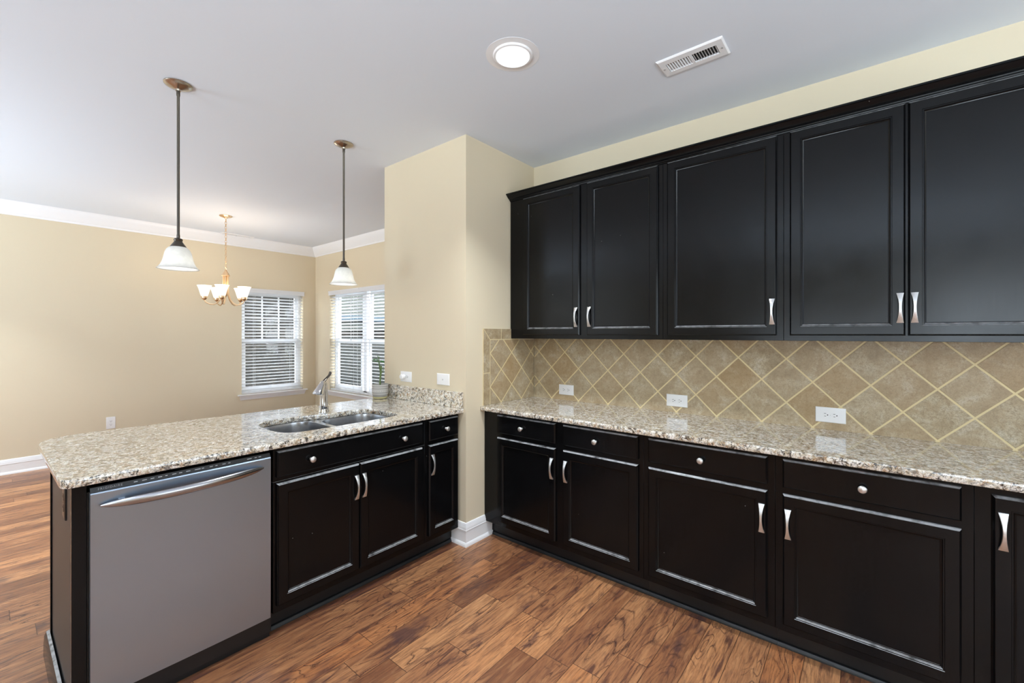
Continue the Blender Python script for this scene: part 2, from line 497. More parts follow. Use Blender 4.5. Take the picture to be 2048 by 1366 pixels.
M['leaf_dark'] = plain('bamboo_leaf_dark', lin(34, 46, 30), .4, 0, .2, 60)
M['letter'] = plain('pale_grey_print', lin(205, 207, 210), .5)
M['vent_dark'] = plain('duct_shade_dark', lin(38, 37, 36), .8)

def mat_woods():
    g = NT('leafy_bank'); P, x, y, z = g.pos()
    n = g.noise(P, 2.2, 6, .75, .5); n2 = g.noise(P, 9, 4, .75)
    c = g.ramp(n, [(.3, (.0012, .0011, .0008)), (.45, (.0042, .0036, .0026)), (.55, (.0075, .0062, .0044)), (.7, (.015, .0135, .010))])
    c = g.mix(g.step(n2, .60, .72), c, lin(38, 36, 30))
    c = g.mix(g.step(n2, .45, .34), c, (.001, .0014, .0007, 1))
    return g.set(Base_Color=c, Roughness=.95, Specular_IOR_Level=.1)
M['woods'] = mat_woods()
M['lawn'] = plain('lawn_green', lin(34, 37, 26), .95, 0, .5, 6)
M['hedge'] = plain('hedge_green', lin(27, 28, 24), .95, 0, .6, 14)
M['siding'] = plain('pale_green_siding', lin(52, 56, 50), .8)
M['roof'] = plain('blue_grey_shingle', lin(46, 60, 68), .85)

# ------------------------------------------------------------------ room shell
CZ = 2.743
XD, YD = -6.704, 3.319          # dining nook walls
XP, YP, XQ, YW = -2.08, 2.051, -3.004, 2.813
XR, YF = 3.0, -3.6              # walls behind and beside the camera
T = .15
struct('floor', MB().box(XD-T, XR+T, YF-T, YD+T, -.12, 0), M['floor'])
struct('ceiling', MB().box(XD-T, XR+T, YF-T, YD+T, CZ, CZ+.12), M['ceiling'])

def wall_with_holes(name, axis, c0, c1, a0, a1, holes):
    """vertical wall between planes c0..c1 on `axis`, spanning a0..a1, with rectangular holes (a, b, z0, z1)"""
    m = MB()
    def bx(p, q, z0, z1):
        if q-p < 1e-6 or z1-z0 < 1e-6: return
        m.box(c0, c1, p, q, z0, z1) if axis == 'x' else m.box(p, q, c0, c1, z0, z1)
    p = a0
    for (h0, h1, z0, z1) in sorted(holes):
        bx(p, h0, 0, CZ); bx(h0, h1, 0, z0); bx(h0, h1, z1, CZ); p = h1
    bx(p, a1, 0, CZ)
    return struct(name, m, M['wall'], weld=False)

W1 = (2.283, 3.128, .575, 2.045)
W2 = (-6.262, -4.628, .575, 2.045)
wall_with_holes('wall_dining_far', 'x', XD-T, XD, YF-T, YD+T, [W1])
wall_with_holes('wall_dining_window', 'y', YD, YD+T, XD, XQ+.001, [W2])
struct('wall_stub', MB().box(XQ, XP, YP, YD+T, 0, CZ), M['wall'], bevel=0)
wall_with_holes('wall_kitchen', 'y', YW, YW+T, XP, XR+T, [])
wall_with_holes('wall_right', 'x', XR, XR+T, YF-T, YW, [])
wall_with_holes('wall_front', 'y', YF-T, YF, XD, XR, [])

# crown moulding of the dining nook
CR = [(0, 2.611), (.012, 2.611), (.016, 2.628), (.03, 2.640), (.062, 2.690), (.078, 2.706), (.082, 2.722), (.098, 2.7425), (0, 2.7425)]
m = MB(); m.loft([[(XD+d, YF, z) for d, z in CR], [(XD+d, YD-d, z) for d, z in CR]], True, True)
struct('trim_1', m, M['trim'])
m = MB(); m.loft([[(XD+d, YD-d, z) for d, z in CR], [(XQ, YD-d, z) for d, z in CR]], True, True)
struct('trim_2', m, M['trim'])
# baseboards
BB = [(0, 0), (.026, 0), (.026, .012), (.020, .022), (.015, .026), (.015, .098), (.0175, .101), (.0175, .106), (.0155, .109), (.0155, .124), (.012, .130), (.012, .136), (.006, .148), (0, .150)]
m = MB(); m.loft([[(XD+d, YF, z) for d, z in BB], [(XD+d, YD-d, z) for d, z in BB]])
struct('baseboard_far', m, M['trim'])
m = MB(); m.loft([[(XD+d, YD-d, z) for d, z in BB], [(XQ, YD-d, z) for d, z in BB]])
struct('baseboard_window', m, M['trim'])
m = MB(); m.loft([[(-2.205, YP-d, z) for d, z in BB], [(XP+d, YP-d, z) for d, z in BB], [(XP+d, 2.297, z) for d, z in BB]])
struct('baseboard_stub', m, M['trim'])

# ------------------------------------------------------------------ windows (structure) and blinds
def window(name, axis, face, a0, a1, z0, z1, inward, muntins, mullion=None, sill_over=.05):
    """unit set in a wall whose room face is `face`; `inward` = +1/-1 direction from wall face into the room"""
    def T(u, d, z):     # d: distance outwards (away from the room)
        return (face-inward*d, u, z) if axis == 'x' else (u, face-inward*d, z)
    root = bpy.data.objects.new(name, None); C.objects.link(root); root['kind'] = 'structure'
    spans = [(a0, a1)] if mullion is None else [(a0, mullion-.04), (mullion+.04, a1)]
    fr = MB(T)
    D0, D1 = .085, .147
    e = .0015
    for (p, q) in [(a0+e, a0+.035), (a1-.035, a1-e)] + ([] if mullion is None else [(mullion-.04, mullion+.04)]):
        fr.box(p, q, D0, D1, z0+e, z1-e)
    fr.box(a0+.035, a1-.035, D0, D1, z1-.035, z1-e); fr.box(a0+.035, a1-.035, D0, D1, z0+e, z0+.035)
    fr.build('window_frame', M['vinyl'], root, weld=False)
    zm = 1.305
    for (p, q) in spans:
        p2, q2 = p+.036, q-.036
        def sash(nm, d0, d1, zz0, zz1, bot, top, mt):
            s = MB(T); w = .042
            s.box(p2, p2+w, d0, d1, zz0, zz1); s.box(q2-w, q2, d0, d1, zz0, zz1)
            s.box(p2+w, q2-w, d0, d1, zz0, zz0+bot); s.box(p2+w, q2-w, d0, d1, zz1-top, zz1)
            o = s.build(nm, M['vinyl'], root, weld=False)
            dm = (d0+d1)/2
            MB(T).box(p2+w, q2-w, dm-.003, dm+.003, zz0+bot, zz1-top).build('pane', M['glass'], o)
            if mt:
                t = MB(T); wd = (q2-w)-(p2+w)
                for k in range(1, mt[0]):
                    c = p2+w+wd*k/mt[0]; t.box(c-.009, c+.009, d0-.001, dm-.004, zz0+bot, zz1-top)
                for k in range(1, mt[1]):
                    c = zz0+bot+(zz1-top-zz0-bot)*k/mt[1]; t.box(p2+w, q2-w, d0-.0005, dm-.0045, c-.009, c+.009)
                t.build('muntin', M['vinyl'], o, weld=False)
        sash('upper_sash', .118, .142, zm-.03, z1-.036, .045, .042, muntins)
        sash('lower_sash', .090, .114, z0+.036, zm+.03, .055, .045, None)
    # stool and apron
    s = MB(T); o = sill_over
    s.box(a0+.001, a1-.001, 0, .0845, z0-.016, z0-.0005) if False else None
    prof = [(-.045, z0-.004), (-.048, z0-.010), (-.045, z0-.018), (-.001, z0-.020), (-.001, z0-.0005), (-.042, z0-.0005)]
    s.loft([[(a0-o, d, z) for d, z in prof], [(a1+o, d, z) for d, z in prof]])
    s.build('window_sill', M['trim'], root)
    ap = [(-.001, z0-.0205), (-.030, z0-.0205), (-.028, z0-.035), (-.014, z0-.060), (-.012, z0-.078), (-.001, z0-.078)]
    s = MB(T); s.loft([[(a0-o+.02+(z0-.0205-z)*.25, d, z) for d, z in ap], [(a1+o-.02-(z0-.0205-z)*.25, d, z) for d, z in ap]])
    s.build('apron', M['trim'], root)
    return root
window('window_1', 'x', XD, *W1, 1, (3, 2))
window('window_2', 'y', YD, *W2, -1, None, mullion=-5.445)

def blind(axis, face, a0, a1, z0, z1, inward, label, tilt, wand, vo=(.012, .012)):
    def T(u, d, z): return (face-inward*d, u, z) if axis == 'x' else (u, face-inward*d, z)
    c = T((a0+a1)/2, .03, z0)
    root = thing('window_blind', label, 'blind', c, group='white slatted blinds in the dining nook')
    m = MB(T).box(a0+.002, a1-.002, .004, .060, z1-.045, z1-.001); m.build('head_rail', M['slat'], root, bevel=.002)
    v = MB(T).loft([[(a0-vo[0], d, z) for d, z in VAL(z1)], [(a1+vo[1], d, z) for d, z in VAL(z1)]]); v.build('valance', M['slat'], root)
    s = MB(T); pitch = .0445; z = z1-.085; hw = .025
    while z > z0+.045:
        prof = []
        for k in range(7):
            t = -1+2*k/6; prof.append((.034+hw*t*math.cos(tilt), z-hw*t*math.sin(tilt)+.0022*(1-t*t)))
        ring = [(d, zz+.0014) for d, zz in prof]+[(d, zz-.0014) for d, zz in reversed(prof)]
        s.loft([[(a0+.004, d, q) for d, q in ring], [(a1-.004, d, q) for d, q in ring]])
        z -= pitch
    s.build('slat', M['slat'], root)
    MB(T).box(a0+.004, a1-.004, .010, .058, z0+.004, z0+.024).build('bottom_rail', M['slat'], root, bevel=.003)
    cords = MB(T); n = 2 if (a1-a0) < .9 else 3
    for k in range(2):
        u = a0+(a1-a0)*(.2+.6*k)
        for d in (.0045, .0625):
            cords.box(u-.0009, u+.0009, d-.0006, d+.0006, z0+.02, z1-.045)
    cords.build('ladder_cord', M['slat'], root, weld=False)
    if wand is not None:
        w = MB(T); w.tube([(wand, -.006, z1-.06), (wand, -.008, z1-.30), (wand+.002, -.008, z1-.70)], .0028, 8)
        w.lathe([(.004, 0), (.007, .012), (.003, .03)], (wand+.002, -.008, z1-.73), 10)
        w.build('pull_cord', M['slat'], root)
    return root
def VAL(z1): return [(-.004, z1+.008), (-.014, z1+.008), (-.016, z1-.004), (-.012, z1-.020), (-.012, z1-.052), (-.009, z1-.056), (-.004, z1-.056)]
TILT = .30
blind('x', XD, W1[0], W1[1], W1[2], W1[3], 1, 'white slatted blind on the single window behind the chandelier', TILT, 3.05)
blind('y', YD, W2[0], -5.447, W2[2], W2[3], -1, 'white slatted blind on the window behind the faucet, next to the room corner', TILT, -5.66, (.018, 0))
blind('y', YD, -5.443, W2[1], W2[2], W2[3], -1, 'white slatted blind behind the potted plant, half hidden by the wall stub', TILT, -5.2, (0, .018))

# ------------------------------------------------------------------ outdoors
m = MB(); R = []
for i in range(15):
    X = -13-i*1.4; R.append([(X, -12+j*2.4, -.5+max(0, i-1)*.8+random.uniform(-.12, .12)) for j in range(14)])
m.loft(R, False, False, closed=False); struct('hillside', m, M['woods'])
struct('lawn_ground', MB().box(-60, 30, -30, 60, -.75, -.55), M['lawn'])
h = thing('neighbour_house', 'pale siding house outside the double window', 'house', (-25, 15, -.55))
MB().box(-32, -18, 9.3, 22, -.5, 5.5).build('wall', M['siding'], h)
MB().box(-32.3, -17.7, 9.0, 22.3, 2.0, 2.25).build('roof_band', M['roof'], h)
m = MB(); R = []
for i in range(13):
    ring = []
    for k in range(12):
        a = 2*PI*k/12; r = .8+random.uniform(-.12, .12)
        ring.append((-14.5+.9*i+math.cos(a)*r*.6, 8+.0*i+1.1*i+0*k+math.cos(a)*r*.4, .4+math.sin(a)*r*1.05))
    R.append(ring)
tag(MB().loft(R).build('hedge', M['hedge']), 'clipped dark green hedge outside the double window', 'hedge')

# ------------------------------------------------------------------ cabinet kit
YFACE = 2.230           # face-frame plane of the back run (faces -Y)
XFACE = -2.137          # face-frame plane of the peninsula (faces +X)
YUP = 2.515             # face-frame plane of the wall cabinets
TB = lambda u, d, z: (u, YFACE-d, z)
TU = lambda u, d, z: (u, YUP-d, z)
TP = lambda u, d, z: (XFACE+d, u, z)
DOOR = [(0, 0.0005), (0, .011), (.0025, .0135), (.004, .0165), (.0065, .019), (.043, .019), (.0445, .0165), (.048, .0165), (.0495, .0135), (.0535, .0105), (.0565, .0095), (.0565, .0080)]
DRAW = [(0, 0.0005), (0, .012), (.0025, .0145), (.004, .0172), (.0065, .019)]

def handle_mb(T, u, z, L=.128, d0=.0193):
    m = MB(T); R = []; n = 16
    for k in range(n+1):
        t = -1+2*k/n; w = .0045+.0078*t*t
        out = d0+.006+.020*(1-t*t)
        back = d0 if abs(t) > .86 else max(d0, out-.0065)
        zz = z+t*L/2
        R.append([(u-w, back, zz), (u+w, back, zz), (u+w, out-.0012, zz), (u+w*.8, out, zz), (u-w*.8, out, zz), (u-w, out-.0012, zz)])
    return m.loft(R)
def knob_mb(T, u, z, d0=.0193):
    return MB(T).lathe([(.0085, d0), (.008, d0+.003), (.0055, d0+.006), (.0055, d0+.012), (.010, d0+.0155), (.0145, d0+.019), (.0150, d0+.022), (.0125, d0+.0255), (.007, d0+.0275), (.0001, d0+.028)], (u, 0, z), 20, 'y')

def cabinet(name, label, T, u0, u1, z0, z1, depth, doors, drawers, group, toe=None, frame_u=None, hollow=False):
    c = T((u0+u1)/2, -depth/2, 0 if toe else z0)
    root = thing(name, label, 'cabinet', c, group=group)
    g = .0004
    f0, f1 = frame_u or (u0, u1)
    k = MB(T)
    if hollow:
        k.box(u0+g, u0+.018, -depth, -.0195, z0, ZB1); k.box(u1-.018, u1-g, -depth, -.0195, z0, ZB1); k.box(u0+.018, u1-.018, -depth, -.0195, z0, z0+.018); k.box(u0+.018, u1-.018, -depth, -depth+.012, z0+.018, ZB1)
    else: k.box(u0+g, u1-g, -depth, -.0195, z0, z1)
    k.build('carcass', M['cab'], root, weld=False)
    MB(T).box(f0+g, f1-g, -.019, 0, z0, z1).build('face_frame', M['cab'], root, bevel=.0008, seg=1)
    for (a, b, p, q, hu, hz) in doors:
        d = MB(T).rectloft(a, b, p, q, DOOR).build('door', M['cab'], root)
        if hu is not None: handle_mb(T, hu, hz).build('handle', M['nickel'], d)
    for (a, b, p, q, knobs) in drawers:
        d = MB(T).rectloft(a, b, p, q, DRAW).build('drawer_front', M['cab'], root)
        for k in knobs: knob_mb(T, k, (p+q)/2-.003).build('knob', M['nickel'], d)
    if toe:
        t = MB(T).box(u0+g, u1-g, -.12, -.072, 0.0005, z0-.0005)
        t.loft([[(u0+g, -.0719+d, z) for d, z in ((0, .0006), (.018, .0006), (.0165, .009), (.010, .017), (0, .0195))],
                [(u1-g, -.0719+d, z) for d, z in ((0, .0006), (.018, .0006), (.0165, .009), (.010, .017), (0, .0195))]])
        t.build('toe_kick', M['cab_dark'], root, weld=False)
    return root

ZB0, ZB1 = .110, .8805
DB, DT, RB, RT = .143, .712, .741, .863
BASE = 'black base cabinets along the tiled wall'
cabinet('base_cabinet', 'black two-door base cabinet in the corner by the wall stub', TB, XP+.002, -.925, ZB0, ZB1, .578,
        [(-1.949, -1.478, DB, DT, -1.500, .588), (-1.423, -.953, DB, DT, -1.401, .588)],
        [(-1.949, -1.478, RB, RT, [-1.733]), (-1.423, -.953, RB, RT, [-1.201])], BASE, True)
cabinet('base_cabinet', 'black base cabinet with one door hinged toward the corner cabinet, under the middle outlet', TB, -.925, -.322, ZB0, ZB1, .578,
        [(-.896, -.351, DB, DT, -.372, .589)], [(-.896, -.351, RB, RT, [-.630])], BASE, True)
cabinet('base_cabinet', 'wide black base cabinet with drawer and one door, below the largest outlet', TB, -.322, .287, ZB0, ZB1, .578,
        [(-.292, .255, DB, DT, -.272, .587)], [(-.292, .255, RB, RT, [-.021])], BASE, True)
cabinet('base_cabinet', 'black base cabinet with a full-height door and no drawer above it', TB, .287, .800, ZB0, ZB1, .578,
        [(.329, .770, DB, .852, .353, .735)], [], BASE, True)

UZ0, UZ1 = 1.377, 2.410
UDB, UDT = 1.4025, 2.394
UPPER = 'black wall cabinets above the tile backsplash'
cabinet('wall_cabinet', 'black two-door wall cabinet against the wall stub, over the corner tiles', TU, XP+.002, -.9275, UZ0, UZ1, .295,
        [(-1.950, -1.478, UDB, UDT, -1.500, 1.521), (-1.423, -.954, UDB, UDT, -1.401, 1.521)], [], UPPER)
cabinet('wall_cabinet', 'black single-door wall cabinet between the two double-door wall cabinets', TU, -.9275, -.327, UZ0, UZ1, .295,
        [(-.899, -.354, UDB, UDT, -.374, 1.521)], [], UPPER)
cabinet('wall_cabinet', 'black two-door wall cabinet whose paired handles nearly meet, cut by the frame', TU, -.327, .578, UZ0, UZ1, .295,
        [(-.300, .1195, UDB, UDT, .102, 1.521), (.1280, .551, UDB, UDT, .148, 1.521)], [], UPPER)
# crown moulding along the wall cabinets
PR = [(0.0005, 2.3985), (.006, 2.3985), (.008, 2.404), (.013, 2.406), (.014, 2.411), (.019, 2.413), (.030, 2.420), (.040, 2.430), (.047, 2.437), (.053, 2.438), (.053, 2.446), (.0005, 2.446)]
m = MB(TU).loft([[(XP+.002, d, z) for d, z in PR], [(.580, d, z) for d, z in PR]])
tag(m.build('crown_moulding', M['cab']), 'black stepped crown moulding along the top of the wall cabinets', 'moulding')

# ------------------------------------------------------------------ peninsula
PENC = 'black cabinets of the sink peninsula'
cabinet('sink_cabinet', 'black two-door cabinet under the sink with a long false drawer front', TP, .857, 1.746, ZB0, ZB1-.16, .60,
        [(.871, 1.292, DB, DT, 1.272, .591), (1.297, 1.722, DB, DT, 1.317, .592)], [], PENC, True, hollow=True)
sc = bpy.data.objects['sink_cabinet']
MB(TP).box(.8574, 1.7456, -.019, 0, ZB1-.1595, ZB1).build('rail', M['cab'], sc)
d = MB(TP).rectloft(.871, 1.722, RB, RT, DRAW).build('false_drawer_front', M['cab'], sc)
for u in (1.028, 1.575): knob_mb(TP, u, .797).build('knob', M['nickel'], d)
cabinet('narrow_cabinet', 'narrow black cabinet with one drawer and one slim door, beside the wall stub', TP, 1.746, 2.034, ZB0, ZB1, .60,
        [(1.773, 2.020, DB, DT, 1.795, .590)], [(1.773, 2.020, RB, RT, [1.908])], PENC, True)
# end panel of the peninsula and back panel
ep = thing('end_panel', 'glossy black end panel closing the peninsula beside the dishwasher', 'panel', (-2.45, .206, 0))
MB().box(-2.770, XFACE-.0195, .198, .214, .0005, ZB1).build('side_panel', M['cab_panel'], ep, bevel=.001, seg=1)
MB().box(-2.784, -2.7705, .192, .214, .0005, ZB1).build('corner_strip', M['cab'], ep)
MB().box(XFACE-.019, XFACE, .198, .2365, .0005, ZB1).build('stile', M['cab'], ep, bevel=.001, seg=1)
sh = [(0, .0006), (.019, .0006), (.0185, .05), (.016, .085), (.010, .100), (0, .104)]
m = MB(); m.loft([[(-2.80, .1915-d, z) for d, z in sh], [(XFACE+.004, .1915-d, z) for d, z in sh]]); m.build('base_moulding', M['cab'], ep)
MB().box(-2.784, -2.7705, .2145, 2.046, .0005, ZB1).build('back_panel', M['cab'], ep)

# dishwasher
dw = thing('dishwasher', 'stainless steel dishwasher with a bowed bar handle in the peninsula', 'dishwasher', (-2.42, .54, 0))
MB().box(-2.72, -2.150, .2385, .8545, .03, .845).build('tub', M['dark_plate'], dw)
R = []
for k in range(9):
    t = -1+2*k/8; b = .004*(1-t*t)
    R.append([(-2.1495, .2435+.5965*k/8, .112), (-2.118+b, .2435+.5965*k/8, .112), (-2.116+b, .2435+.5965*k/8, .842), (-2.119+b, .2435+.5965*k/8, .8465), (-2.1495, .2435+.5965*k/8, .8465)])
door = MB().loft(R).build('door', M['steel'], dw)
cp = MB().loft([[(-2.1495, y, .8472), (-2.1215, y, .8472), (-2.1275, y, .8640), (-2.1495, y, .8668)] for y in (.2435, .840)]).build('control_strip', M['dark_plate'], dw)
fu = bpy.data.curves.new('brand_text', 'FONT'); fu.body = 'FRIGIDAIRE'; fu.size = .0105; fu.space_character = 1.25; fu.extrude = .0002
fo = bpy.data.objects.new('tmp_text', fu); C.objects.link(fo); bpy.context.view_layer.update()
me = bpy.data.meshes.new_from_object(fo.evaluated_get(bpy.context.evaluated_depsgraph_get())); bpy.data.objects.remove(fo)
xs = [v.co.x for v in me.vertices]; wx = max(xs)-min(xs); kx = .066/wx
def on_strip(u, h): return Vector((-2.1215-.006*h/.0168+.0006, u, .8472+h))
for v in me.vertices: v.co = on_strip(.264+(v.co.x-min(xs))*kx, .0055+v.co.y*.95)-wloc(cp)
me.materials.append(M['letter']); lo = bpy.data.objects.new('lettering', me); C.objects.link(lo); lo.parent = cp
for i, (u, w) in enumerate([(.362, .011), (.386, .014), (.411, .011), (.434, .012), (.456, .007), (.478, .013), (.500, .010), (.523, .014), (.552, .020), (.576, .008), (.604, .011), (.624, .008), (.650, .012), (.672, .008), (.745, .018), (.775, .009), (.792, .010)]):
    for h0 in (.0078,):
        a, b, c_, d_ = on_strip(u, h0), on_strip(u+w, h0), on_strip(u+w, h0+.0024), on_strip(u, h0+.0024)
        o_ = Vector((-.0004, 0, 0))
        MB().loft([[a, b, c_, d_], [a+o_, b+o_, c_+o_, d_+o_]]).build('button_legend', M['letter'], cp, weld=False)
R = []
n = 28
for k in range(n+1):
    t = -1+2*k/n; y = .5365+.2685*t
    sc_ = max(.05, (1-abs(t)**5))**.6
    x = -2.103+.046*(1-t*t)
    hz, hx = .0165*sc_+.001, .0095*sc_+.001
    R.append([(x+hx*math.cos(a), y, .8045+.004*t+hz*math.sin(a)) for a in [2*PI*i/16 for i in range(16)]])
hd = MB(); hd.loft(R)
for y in (.325, .748): hd.box(-2.116, -2.084, y-.009, y+.009, .797, .810)
hd.build('handle', M['steel_handle'], dw, weld=False, ang=50)
MB().box(-2.205, -2.165, .2435, .8535, .0008, .109).build('kick_plate', M['cab_dark'], dw)

# countertops
outer = ([(-2.102, 2.0495), (-2.990, 2.0495), (-3.062, .42)] + [(-3.060, .33), (-3.050, .27), (-3.028, .222), (-2.99, .186), (-2.945, .169), (-2.90, .164)]
         + [(-2.14, .168), (-2.116, .174), (-2.104, .188), (-2.102, .21)])
sink_pts = [(-2.560, .955), (-2.630, .985), (-2.668, 1.05), (-2.676, 1.15), (-2.668, 1.25), (-2.640, 1.33), (-2.620, 1.40), (-2.622, 1.48), (-2.615, 1.57), (-2.575, 1.630), (-2.51, 1.655),
            (-2.35, 1.662), (-2.27, 1.648), (-2.236, 1.60), (-2.228, 1.50), (-2.232, 1.30), (-2.236, 1.06), (-2.262, .985), (-2.33, .954), (-2.45, .950)]
hole = smooth_closed(sink_pts, 2)
pc = slab('countertop', outer, [hole], .881, .911, M['granite'])
tag(pc, 'cream granite countertop of the sink peninsula with rounded corners', 'countertop')
outer2 = [(XP+.001, 2.188), (.82, 2.188), (.82, YW-.001), (XP+.001, YW-.001)]
bc = slab('countertop', outer2, [], .881, .911, M['granite'])
tag(bc, 'speckled granite countertop running along the tiled wall', 'countertop')
tag(MB().box(-2.992, -2.103, 2.0305, 2.0495, .9115, 1.018).build('splash_strip', M['granite'], bevel=.002), 'upright granite strip on the peninsula top against the wall stub', 'backsplash')

# sink
sk = thing('sink', 'undermount double-bowl stainless sink in the peninsula countertop', 'sink', (-2.45, 1.3, .68))
def rrect(x0, x1, y0, y1, r, n=6):
    return arc(x1-r, y1-r, r, 0, 90, n)+arc(x0+r, y1-r, r, 90, 180, n)+arc(x0+r, y0+r, r, 180, 270, n)+arc(x1-r, y0+r, r, 270, 360, n)
rimout = offset_poly(hole, -.022)
b1 = rrect(-2.665, -2.238, .960, 1.268, .10); b2 = rrect(-2.615, -2.236, 1.298, 1.650, .10)
slab('rim', rimout, [b1, b2], .8755, .8802, M['sink'], sk, ease=.001, hole_ease=.0015)
for b, nm, zb in ((b1, 'bowl', .665), (b2, 'bowl', .685)):
    cx = sum(p[0] for p in b)/len(b); cy = sum(p[1] for p in b)/len(b); R = []
    for k, (sx, z) in enumerate([(1.0, .877), (.99, .86), (.975, .78), (.955, zb+.05), (.93, zb+.025), (.88, zb+.009), (.80, zb+.002), (.12, zb-.003)]):
        R.append([(cx+(p[0]-cx)*sx, cy+(p[1]-cy)*sx, z) for p in b])
    o = MB().loft(R, False, True).build(nm, M['sink'], sk, ang=60)
    MB().lathe([(.045, 0), (.042, .004), (.030, .003), (.028, -.001)], (cx, cy, zb-.001), 24).build('drain', M['chrome'], o)

# faucet
FX, FY = -2.705, 1.392
fc = thing('faucet', 'single-lever pull-out kitchen faucet with a flared head behind the sink', 'faucet', (FX, FY, .911))
MB().lathe([(.0335, .0005), (.0335, .006), (.031, .012), (.0300, .028), (.0310, .032), (.0310, .036), (.0275, .040)], (FX, FY, .911), 28).build('base', M['chrome'], fc)
MB().lathe([(.0272, .040), (.0262, .08), (.0250, .13), (.0238, .165), (.0215, .183), (.015, .193), (.0001, .196)], (FX, FY, .911), 28).build('body', M['chrome'], fc)
hdir = Vector((.24, -.56, -.80)).normalized(); hend = Vector((.08, -.22, -1)).normalized()
A0 = Vector((FX, FY, 1.100))-hdir*.006
R = []
def hring(t, r):
    ax = hdir.lerp(hend, min(1, t/.088)).normalized(); s1 = ax.cross(Vector((1, 0, 0))).normalized(); s2 = ax.cross(s1).normalized()
    c = A0+hdir*min(t, .086)+hend*max(0, t-.086)
    return [c+s1*(r*math.cos(2*PI*k/24))+s2*(r*math.sin(2*PI*k/24)) for k in range(24)]
for t, r in [(0, .012), (.008, .019), (.03, .0225), (.06, .0285), (.084, .0345), (.092, .0355), (.095, .034), (.0945, .029), (.090, .026)]: R.append(hring(t, r))
sp = MB().loft(R).build('spout_head', M['chrome'], fc)
MB().loft([hring(.0895, .0235), hring(.0925, .0235)]).build('spray_face', M['dark_plate'], sp)
ld = Vector((-.15, .95, 0)).normalized()
B = Vector((FX, FY, 1.100))
MB().tube([B+Vector((0, 0, .002)), B+ld*.010+Vector((0, 0, .014)), B+ld*.026+Vector((0, 0, .028)), B+ld*.042+Vector((0, 0, .042)), B+ld*.050+Vector((0, 0, .056)), B+ld*.049+Vector((0, 0, .066))],
          [(.013, .011), (.011, .008), (.009, .0065), (.0105, .0065), (.0125, .006), (.0085, .003)], 14).build('lever', M['chrome_dark'], fc)

# potted plant
PX, PY = -2.932, 1.962
pp = thing('potted_plant', 'lucky bamboo in a grey patterned pot on the peninsula counter', 'plant', (PX, PY, .911))
pot = MB().lathe([(.044, .016), (.053, .019), (.058, .030), (.0615, .06), (.0625, .095), (.0625, .112), (.0585, .112), (.057, .095), (.0001, .094)], (PX, PY, .911), 40, cap1=False).build('pot', M['pot'], pp)
MB().lathe([(.046, .0004), (.053, .003), (.057, .015), (.0565, .0185), (.050, .0175), (.0001, .0155)], (PX, PY, .911), 40).build('saucer', M['saucer'], pot)
MB().lathe([(.0001, .0955), (.0565, .0955), (.0565, .098), (.0001, .103)], (PX, PY, .911), 24).build('soil', M['soil'], pot)
Ru, Rr = Vector((.773, .634, 0)), Vector((-.634, .773, 0))    # along / away as seen across the counter
def pl(a, z, b=0): return Vector((PX+.004, PY-.01, 0))+Ru*a+Rr*b+Vector((0, 0, z))
st = [(.004, .99), (.007, 1.06), (.010, 1.10), (.014, 1.145), (.0145, 1.165)]
MB().tube([pl(a, z) for a, z in st], [.0062, .0060, .0068, .0060, .0056], 10).build('stalk', M['stalk'], pp)
st = [(.000, .99, .012), (.002, 1.07, .012), (.006, 1.11, .010), (-.001, 1.165, .008), (-.006, 1.20, .006), (-.004, 1.235, .004)]
MB().tube([pl(a, z, b) for a, z, b in st], [.0055, .0050, .0052, .0045, .0042, .0028], 10).build('stalk', M['stalk'], pp)
MB().tube([pl(.013, 1.105), pl(.024, 1.117), pl(.031, 1.132), pl(.030, 1.158)], [.0032, .0030, .0028, .0020], 8).build('shoot', M['stalk'], pp)
def leaf(pts, w, mt):
    m = MB(); R = []; n = len(pts)
    for i, p in enumerate(pts):
        t = i/(n-1); ww = w*max(.04, math.sin(PI*min(1, .08+t*.92)))
        p = pl(*p); s = (Rr*.75+Vector((0, 0, .5))).normalized()
        R.append([p-s*ww, p+Vector((0, 0, .0009)), p+s*ww, p-Vector((0, 0, .0009))])
    m.loft(R); return m.build('leaf', mt, pp, ang=80)
leaf([(-.004, 1.205), (-.022, 1.216), (-.042, 1.214), (-.062, 1.206), (-.074, 1.198)], .008, M['leaf'])
leaf([(-.004, 1.190), (-.020, 1.200), (-.040, 1.200), (-.056, 1.190)], .007, M['leaf'])
leaf([(.000, 1.180), (.014, 1.198), (.030, 1.197), (.042, 1.182)], .012, M['leaf'])
leaf([(.000, 1.195), (.012, 1.205), (.026, 1.196)], .008, M['leaf'])
leaf([(-.004, 1.215), (-.010, 1.235), (-.018, 1.247)], .006, M['leaf'])
leaf([(-.003, 1.215), (.002, 1.238), (.005, 1.256)], .006, M['leaf'])
leaf([(-.006, 1.165), (-.026, 1.176), (-.046, 1.168), (-.060, 1.146), (-.072, 1.130)], .006, M['leaf_dark'])

